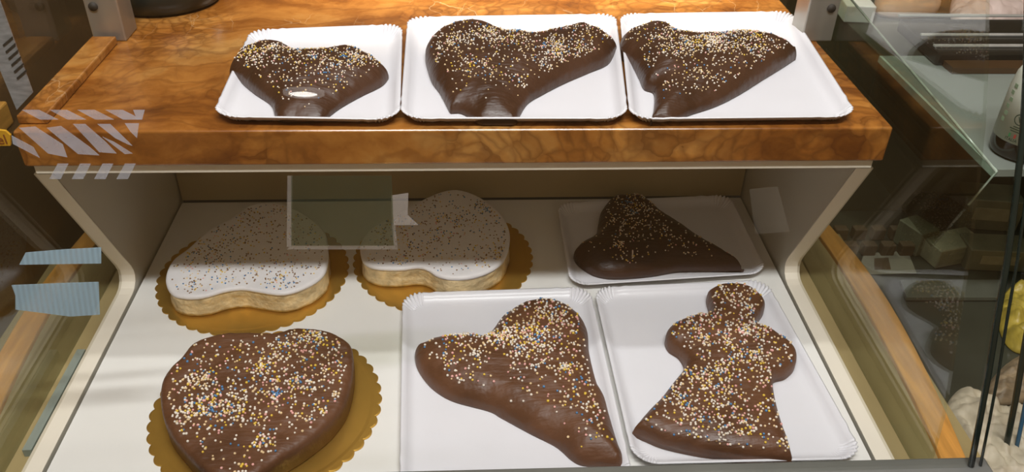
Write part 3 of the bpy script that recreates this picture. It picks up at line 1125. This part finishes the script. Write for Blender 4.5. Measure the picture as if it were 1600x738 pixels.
# ------------------------------------------------------------------ right side: glass shelf, bottle, appliance, papers
SZ = 0.250
gs = empty('glass_shelf', (0.9, -0.33, SZ-0.01))
tag(gs, 'pale green glass shelf at upper right carrying the bottle', 'shelf')
box('pane', (0.662, -0.334, SZ-0.010), (1.25, 0.02, SZ), M_shelfg, gs)
M_edge = mat('bright_glass_edge', (0.45, 0.58, 0.50), 0.2, var=0.2, scale=40)
box('edge_strip', (0.657, -0.334, SZ-0.010), (0.6615, 0.02, SZ), M_edge, gs)
box('bracket', (1.05, -0.32, -0.0455), (1.056, -0.305, SZ-0.0102), M_gasket, gs)
box('bracket', (1.18, -0.32, -0.0455), (1.186, -0.305, SZ-0.0102), M_gasket, gs)

BC = (0.712, -0.290, SZ+0.0005)
bt = empty('bottle', BC)
tag(bt, 'dark glass bottle with white label at the right edge on the green glass shelf', 'bottle')
lathe('body', [(0.030, 0), (0.0355, 0.003), (0.0365, 0.01), (0.0365, 0.085), (0.034, 0.105), (0.026, 0.125), (0.018, 0.138), (0.0145, 0.15), (0.014, 0.19), (0.0155, 0.192), (0.0155, 0.20)], BC,
      mat('dark_bottle_glass', (0.014, 0.008, 0.004), 0.12, spec=0.6), bt)
lathe('neck_foil', [(0.0246, 0.1290), (0.0190, 0.1385), (0.0158, 0.148), (0.0152, 0.152), (0.0148, 0.1521)], BC, mat('brown_foil_band', (0.16, 0.07, 0.05), 0.4), bt)
to_cam = CAM[:2]-np.array(BC[:2])
th0 = math.atan2(to_cam[1], to_cam[0])
M_label = mat('white_label_paper', (0.60, 0.62, 0.52), 0.5, var=0.05)
V, F = [], []
lp = [(0.0369, 0.024), (0.0369, 0.086), (0.0345, 0.1055), (0.0288, 0.120)]
na = 30
for r, z in lp:
    for k in range(na+1):
        t = th0-1.5+3.0*k/na
        zz = z
        V.append((BC[0]+r*math.cos(t), BC[1]+r*math.sin(t), BC[2]+zz))
for i in range(len(lp)-1):
    for k in range(na):
        F.append([i*(na+1)+k, i*(na+1)+k+1, (i+1)*(na+1)+k+1, (i+1)*(na+1)+k])
lb = meshobj('label', V, F, M_label, bt, True)
sdm = lb.modifiers.new('thickness', 'SOLIDIFY')
sdm.thickness = 0.0003
sdm.offset = 1
M_ink = mat('dark_green_ink', (0.03, 0.06, 0.03), 0.6)
M_red = mat('red_ink', (0.40, 0.06, 0.04), 0.6)
M_grn = mat('green_ink', (0.05, 0.22, 0.08), 0.6)
yd = (0, 0, 1)


def on_label(ang, z, body, size, m, nm='lettering'):
    t = th0+ang
    zd = np.array([math.cos(t), math.sin(t), 0])
    xd = np.cross([0, 0, 1], zd)
    return text_mesh(body, size, m, nm, None, xd, yd, bt, ((BC[0], BC[1], BC[2]+z), 0.0374))


def patch(nm, ang, z0, z1, wdt, m):
    Vv, Ff = [], []
    for zz in (z0, z1):
        for k in range(5):
            t = th0+ang+(k/4-0.5)*wdt
            Vv.append((BC[0]+0.03745*math.cos(t), BC[1]+0.03745*math.sin(t), BC[2]+zz))
    for k in range(4):
        Ff.append([k, k+1, 6+k, 5+k])
    o_ = meshobj(nm, Vv, Ff, m, bt)
    s_ = o_.modifiers.new('thickness', 'SOLIDIFY')
    s_.thickness = 0.0002
    return o_


on_label(-0.30, 0.0525, 'V', 0.0105, M_ink, 'emblem_letter')
Vr, Fr = [], []
for k in range(33):
    a = 2*math.pi*k/32
    for rr in (0.0062, 0.0074):
        t = th0-0.30+rr*math.cos(a)/0.0374
        Vr.append((BC[0]+0.0375*math.cos(t), BC[1]+0.0375*math.sin(t), BC[2]+0.0562+rr*math.sin(a)))
for k in range(32):
    Fr.append([2*k, 2*k+1, 2*k+3, 2*k+2])
rg = meshobj('emblem_ring', Vr, Fr, M_ink, bt)
for zz, wd, an in ((0.0455, 0.30, -0.28), (0.0425, 0.42, -0.32), (0.0395, 0.36, -0.30)):
    patch('print_line', an, zz, zz+0.0011, wd, M_ink)
patch('print_mark', -0.45, 0.0315, 0.0365, 0.07, M_grn)
patch('print_mark', -0.27, 0.0315, 0.0365, 0.07, M_red)
on_label(-0.36, 0.0268, 'ITALIA', 0.0052, M_ink)
for k in range(6):
    patch('print_leaf', -0.95+0.05*(k % 2), 0.045+k*0.009, 0.050+k*0.009, 0.16, mat('pale_green_print', (0.28, 0.38, 0.24), 0.6))

tag(box('side_counter', (0.66, 0.0215, -0.0455), (1.3, 0.45, SZ), M_base, None, 0.002), 'dark olive counter block behind the green glass shelf', 'counter')
ap = empty('black_appliance', (0.95, 0.06, SZ+0.0005))
tag(ap, 'black flat appliance with chrome strips behind the bottle', 'appliance')
box('body', (0.728, -0.02, SZ+0.0006), (1.15, 0.125, SZ+0.022), mat('black_enamel', (0.012, 0.014, 0.012), 0.25), ap, 0.004)
M_chrome = mat('chrome', (0.75, 0.78, 0.75), 0.4, metal=0.6)
for y in (0.0, 0.045, 0.13):
    box('chrome_strip', (0.730, y, SZ+0.0222), (1.148, y+0.006, SZ+0.026), M_chrome, ap, 0.001)
box('wooden_foot', (0.74, -0.05, SZ+0.0006), (1.14, -0.0205, SZ+0.010), M_brown, ap)

# crumpled papers at the top right
M_pink = mat('pinkish_wrapping_paper', (0.62, 0.50, 0.44), 0.6, var=0.15, scale=12, bump=0.5, bscale=18)
ol = [onz(*p, SZ+0.001)[:2] for p in ((1490, 36), (1600, 34), (1660, 20), (1640, -50), (1540, -60), (1500, -30))]
ck = Cake(ol, SZ+0.0008, 0.02, 0.05, 0.1, 0.004, 18, 90, crumple=0.02)
tag(ck.build('wrapping_paper', M_pink, grid=0.008), 'crumpled pinkish white wrapping paper in the top right corner', 'paper')
ol = [onz(*p, SZ+0.001)[:2] for p in ((1368, 22), (1462, 22), (1455, -30), (1390, -40))]
ck = Cake(ol, SZ+0.0008, 0.03, 0.04, 0.2, 0.004, 18, 91)
tag(ck.build('wrapping_paper', mat('tan_wrapping_paper', (0.40, 0.30, 0.22), 0.6, var=0.15, scale=12), grid=0.008), 'tan crumpled paper right of the right steel post', 'paper')
tag(box('white_carton', (0.655, 0.16, SZ+0.0006), (0.705, 0.22, SZ+0.03), M_white, None, 0.002, rot=-0.1), 'small white carton behind the right steel post', 'carton')


# ------------------------------------------------------------------ lower right: packets, cartons, bags
GZ = -0.0455
M_cart = [mat('dull_grey_carton', (0.17, 0.17, 0.11), 0.6, var=0.2, scale=25), mat('brown_carton', (0.10, 0.065, 0.035), 0.6, var=0.3, scale=25), mat('pale_carton', (0.32, 0.30, 0.20), 0.6, var=0.2, scale=40)]


def carton(px, h, wdt, dep, rot, m, lab, flap=True):
    p = onz(*px, GZ)
    o = empty('carton', (p[0], p[1], GZ))
    o.rotation_euler.z = rot
    tag(o, lab, 'carton', 'dim cartons behind the side glass')
    bm = bmesh.new()
    bmesh.ops.create_cube(bm, size=1)
    bmesh.ops.scale(bm, vec=(wdt, dep, h), verts=bm.verts)
    bmesh.ops.bevel(bm, geom=bm.edges[:], offset=0.0015, segments=1, affect='EDGES')
    me = bpy.data.meshes.new('body')
    bm.to_mesh(me); bm.free()
    b = link('body', me, m, o)
    b.location = (0, 0, h/2)
    bm = bmesh.new()
    bmesh.ops.create_cube(bm, size=1)
    bmesh.ops.scale(bm, vec=(wdt*0.6, 0.001, h*0.4), verts=bm.verts)
    me = bpy.data.meshes.new('printed_label')
    bm.to_mesh(me); bm.free()
    l = link('printed_label', me, M_cart[2], o)
    l.location = (0, -dep/2-0.0006, h*0.55)
    return o


carton((1530, 345), 0.06, 0.10, 0.06, -0.15, M_cart[0], 'grey green carton with a label, below the corner of the green glass shelf')
carton((1480, 400), 0.035, 0.09, 0.05, 0.25, M_cart[2], 'pale printed carton among the dim cartons behind the side glass')
carton((1545, 410), 0.04, 0.10, 0.05, -0.1, M_cart[0], 'grey carton right of the pale printed carton by the seam')
carton((1425, 385), 0.045, 0.04, 0.05, 0.4, M_cart[0], 'narrow grey carton left of the pale printed carton')
for r, (yy, x0, n, lab) in enumerate(((372, 1310, 4, 'back'), (397, 1325, 4, 'front'))):
    for k in range(n):
        p = onz(x0+k*29, yy, GZ)
        o = box('brown_packet', (p[0]-0.011, p[1]-0.008, GZ+0.0005), (p[0]+0.011, p[1]+0.008, GZ+0.022), M_cart[1], None, 0.002)
        tag(o, '%s dark brown packet from the right wooden rail in the %s row' % (('nearest', 'second', 'third', 'fourth')[k], lab), 'packet', 'brown packets, %s row' % lab)
P = [onz(x, y, GZ+0.001) for x, y in ((1338, 430), (1432, 428), (1418, 393), (1350, 397))]
cdp = prism('printed_card', P, (0, 0, 0.001), mat('dull_white_card', (0.30, 0.28, 0.22), 0.5, var=0.1))
tag(cdp, 'dull white printed card lying right of the right wooden rail', 'card')
P = [onz(x, y, GZ+0.0021) for x, y in ((1366, 422), (1392, 421), (1388, 403), (1366, 404))]
prism('printed_picture', P, (0, 0, 0.0004), M_cart[1], cdp)
# grey tray strip with highlight
P = [onz(x, y, GZ+0.002) for x, y in ((1415, 470), (1560, 470), (1560, 442), (1405, 442))]
tag(prism('metal_strip', P, (0, 0, 0.006), mat('dull_grey_metal', (0.16, 0.17, 0.13), 0.3, metal=0.4)), 'dull grey metal strip behind the right side glass', 'strip')

M_bag = mat('cream_paper_bag', (0.52, 0.46, 0.34), 0.55, var=0.2, scale=30, bump=0.6, bscale=40, stretch=(2, 0.6, 1))
M_bag2 = mat('brown_striped_paper_bag', (0.27, 0.20, 0.12), 0.55, var=0.4, scale=40, stretch=(0.6, 3, 1), bump=0.5, bscale=40)
M_yel = mat('yellow_packet_film', (0.50, 0.38, 0.06), 0.4, var=0.25, scale=40, stretch=(3, 1, 1), bump=0.4, bscale=60)
for nm, px, m, H, lab in (('paper_bag', [(1478, 640), (1508, 600), (1560, 628), (1640, 650), (1700, 760), (1600, 800), (1530, 760), (1500, 700)], M_bag, 0.03, 'cream crumpled paper bag at the lower right corner'),
                          ('paper_bag', [(1550, 590), (1600, 548), (1680, 540), (1700, 600), (1610, 620), (1560, 622)], M_bag2, 0.03, 'brown streaked paper bag behind the cream bag at lower right'),
                          ('snack_packet', [(1566, 510), (1568, 460), (1600, 436), (1680, 430), (1690, 530), (1600, 545)], M_yel, 0.035, 'yellow packet at the right edge beyond the dark glass seam')):
    ol = [onz(x, y, GZ+0.012)[:2] for x, y in px]
    ck = Cake(ol, GZ+0.0006, H*0.6, 0.05, 0.08, 0.002, 25, 95, crumple=0.022)
    tag(ck.build(nm, m, grid=0.0035), lab, 'bag' if nm == 'paper_bag' else 'packet')

# ------------------------------------------------------------------ left side
hc = empty('hanging_card', ony(20, 100, -0.30))
tag(hc, 'grey printed card hanging at the upper left edge', 'card')
P = [ony(x, y, -0.30) for x, y in ((-30, -30), (-12, -30), (51, 145), (26, 172), (-50, -10))]
prism('card', P, (0, 0.002, 0), mat('grey_newsprint', (0.24, 0.24, 0.24), 0.6, var=0.25, scale=60, stretch=(1, 1, 4)), hc)
for k in range(6):
    f = k/6
    a = np.array((4+f*26, 70+f*62)); b_ = a+np.array((15, -13))
    P = [ony(*q, -0.3012) for q in (a, b_, b_+[1, 3.0], a+[1, 3.0])]
    prism('print_line', P, (0, 0.0009, 0), M_dark, hc)
yl = empty('yellow_label', ony(6, 216, -0.40))
tag(yl, 'small yellow label with brown letters at the left edge beside the marble', 'label')
P = [ony(x, y, -0.40) for x, y in ((-30, 200), (8, 205), (16, 212), (16, 228), (-30, 228))]
prism('card', P, (0, 0.003, 0), mat('yellow_card', (0.62, 0.33, 0.02), 0.5), yl)
text_mesh('el', 0.016, mat('brown_ink', (0.22, 0.07, 0.01), 0.6), 'lettering', ony(5, 225, -0.4005), (1, 0, 0), (0, 0, 1), yl)
cab = box('wooden_counter', (-0.75, -0.36, 0.2005), (-0.60, -0.10, 0.235), M_wood, None, 0.003)
cab.location.x = -0.715
tag(cab, 'orange wooden board at the far left edge on the dark brown counter', 'counter')
bowl = lathe('black_basin', [(0.070, 0), (0.082, 0.004), (0.086, 0.02), (0.088, 0.05), (0.084, 0.05), (0.078, 0.012), (0.001, 0.010)], (-0.452, 0.073, 0.3195),
             mat('black_plastic', (0.012, 0.016, 0.013), 0.3), None)
tag(bowl, 'black round basin on the marble behind the left steel post', 'basin')
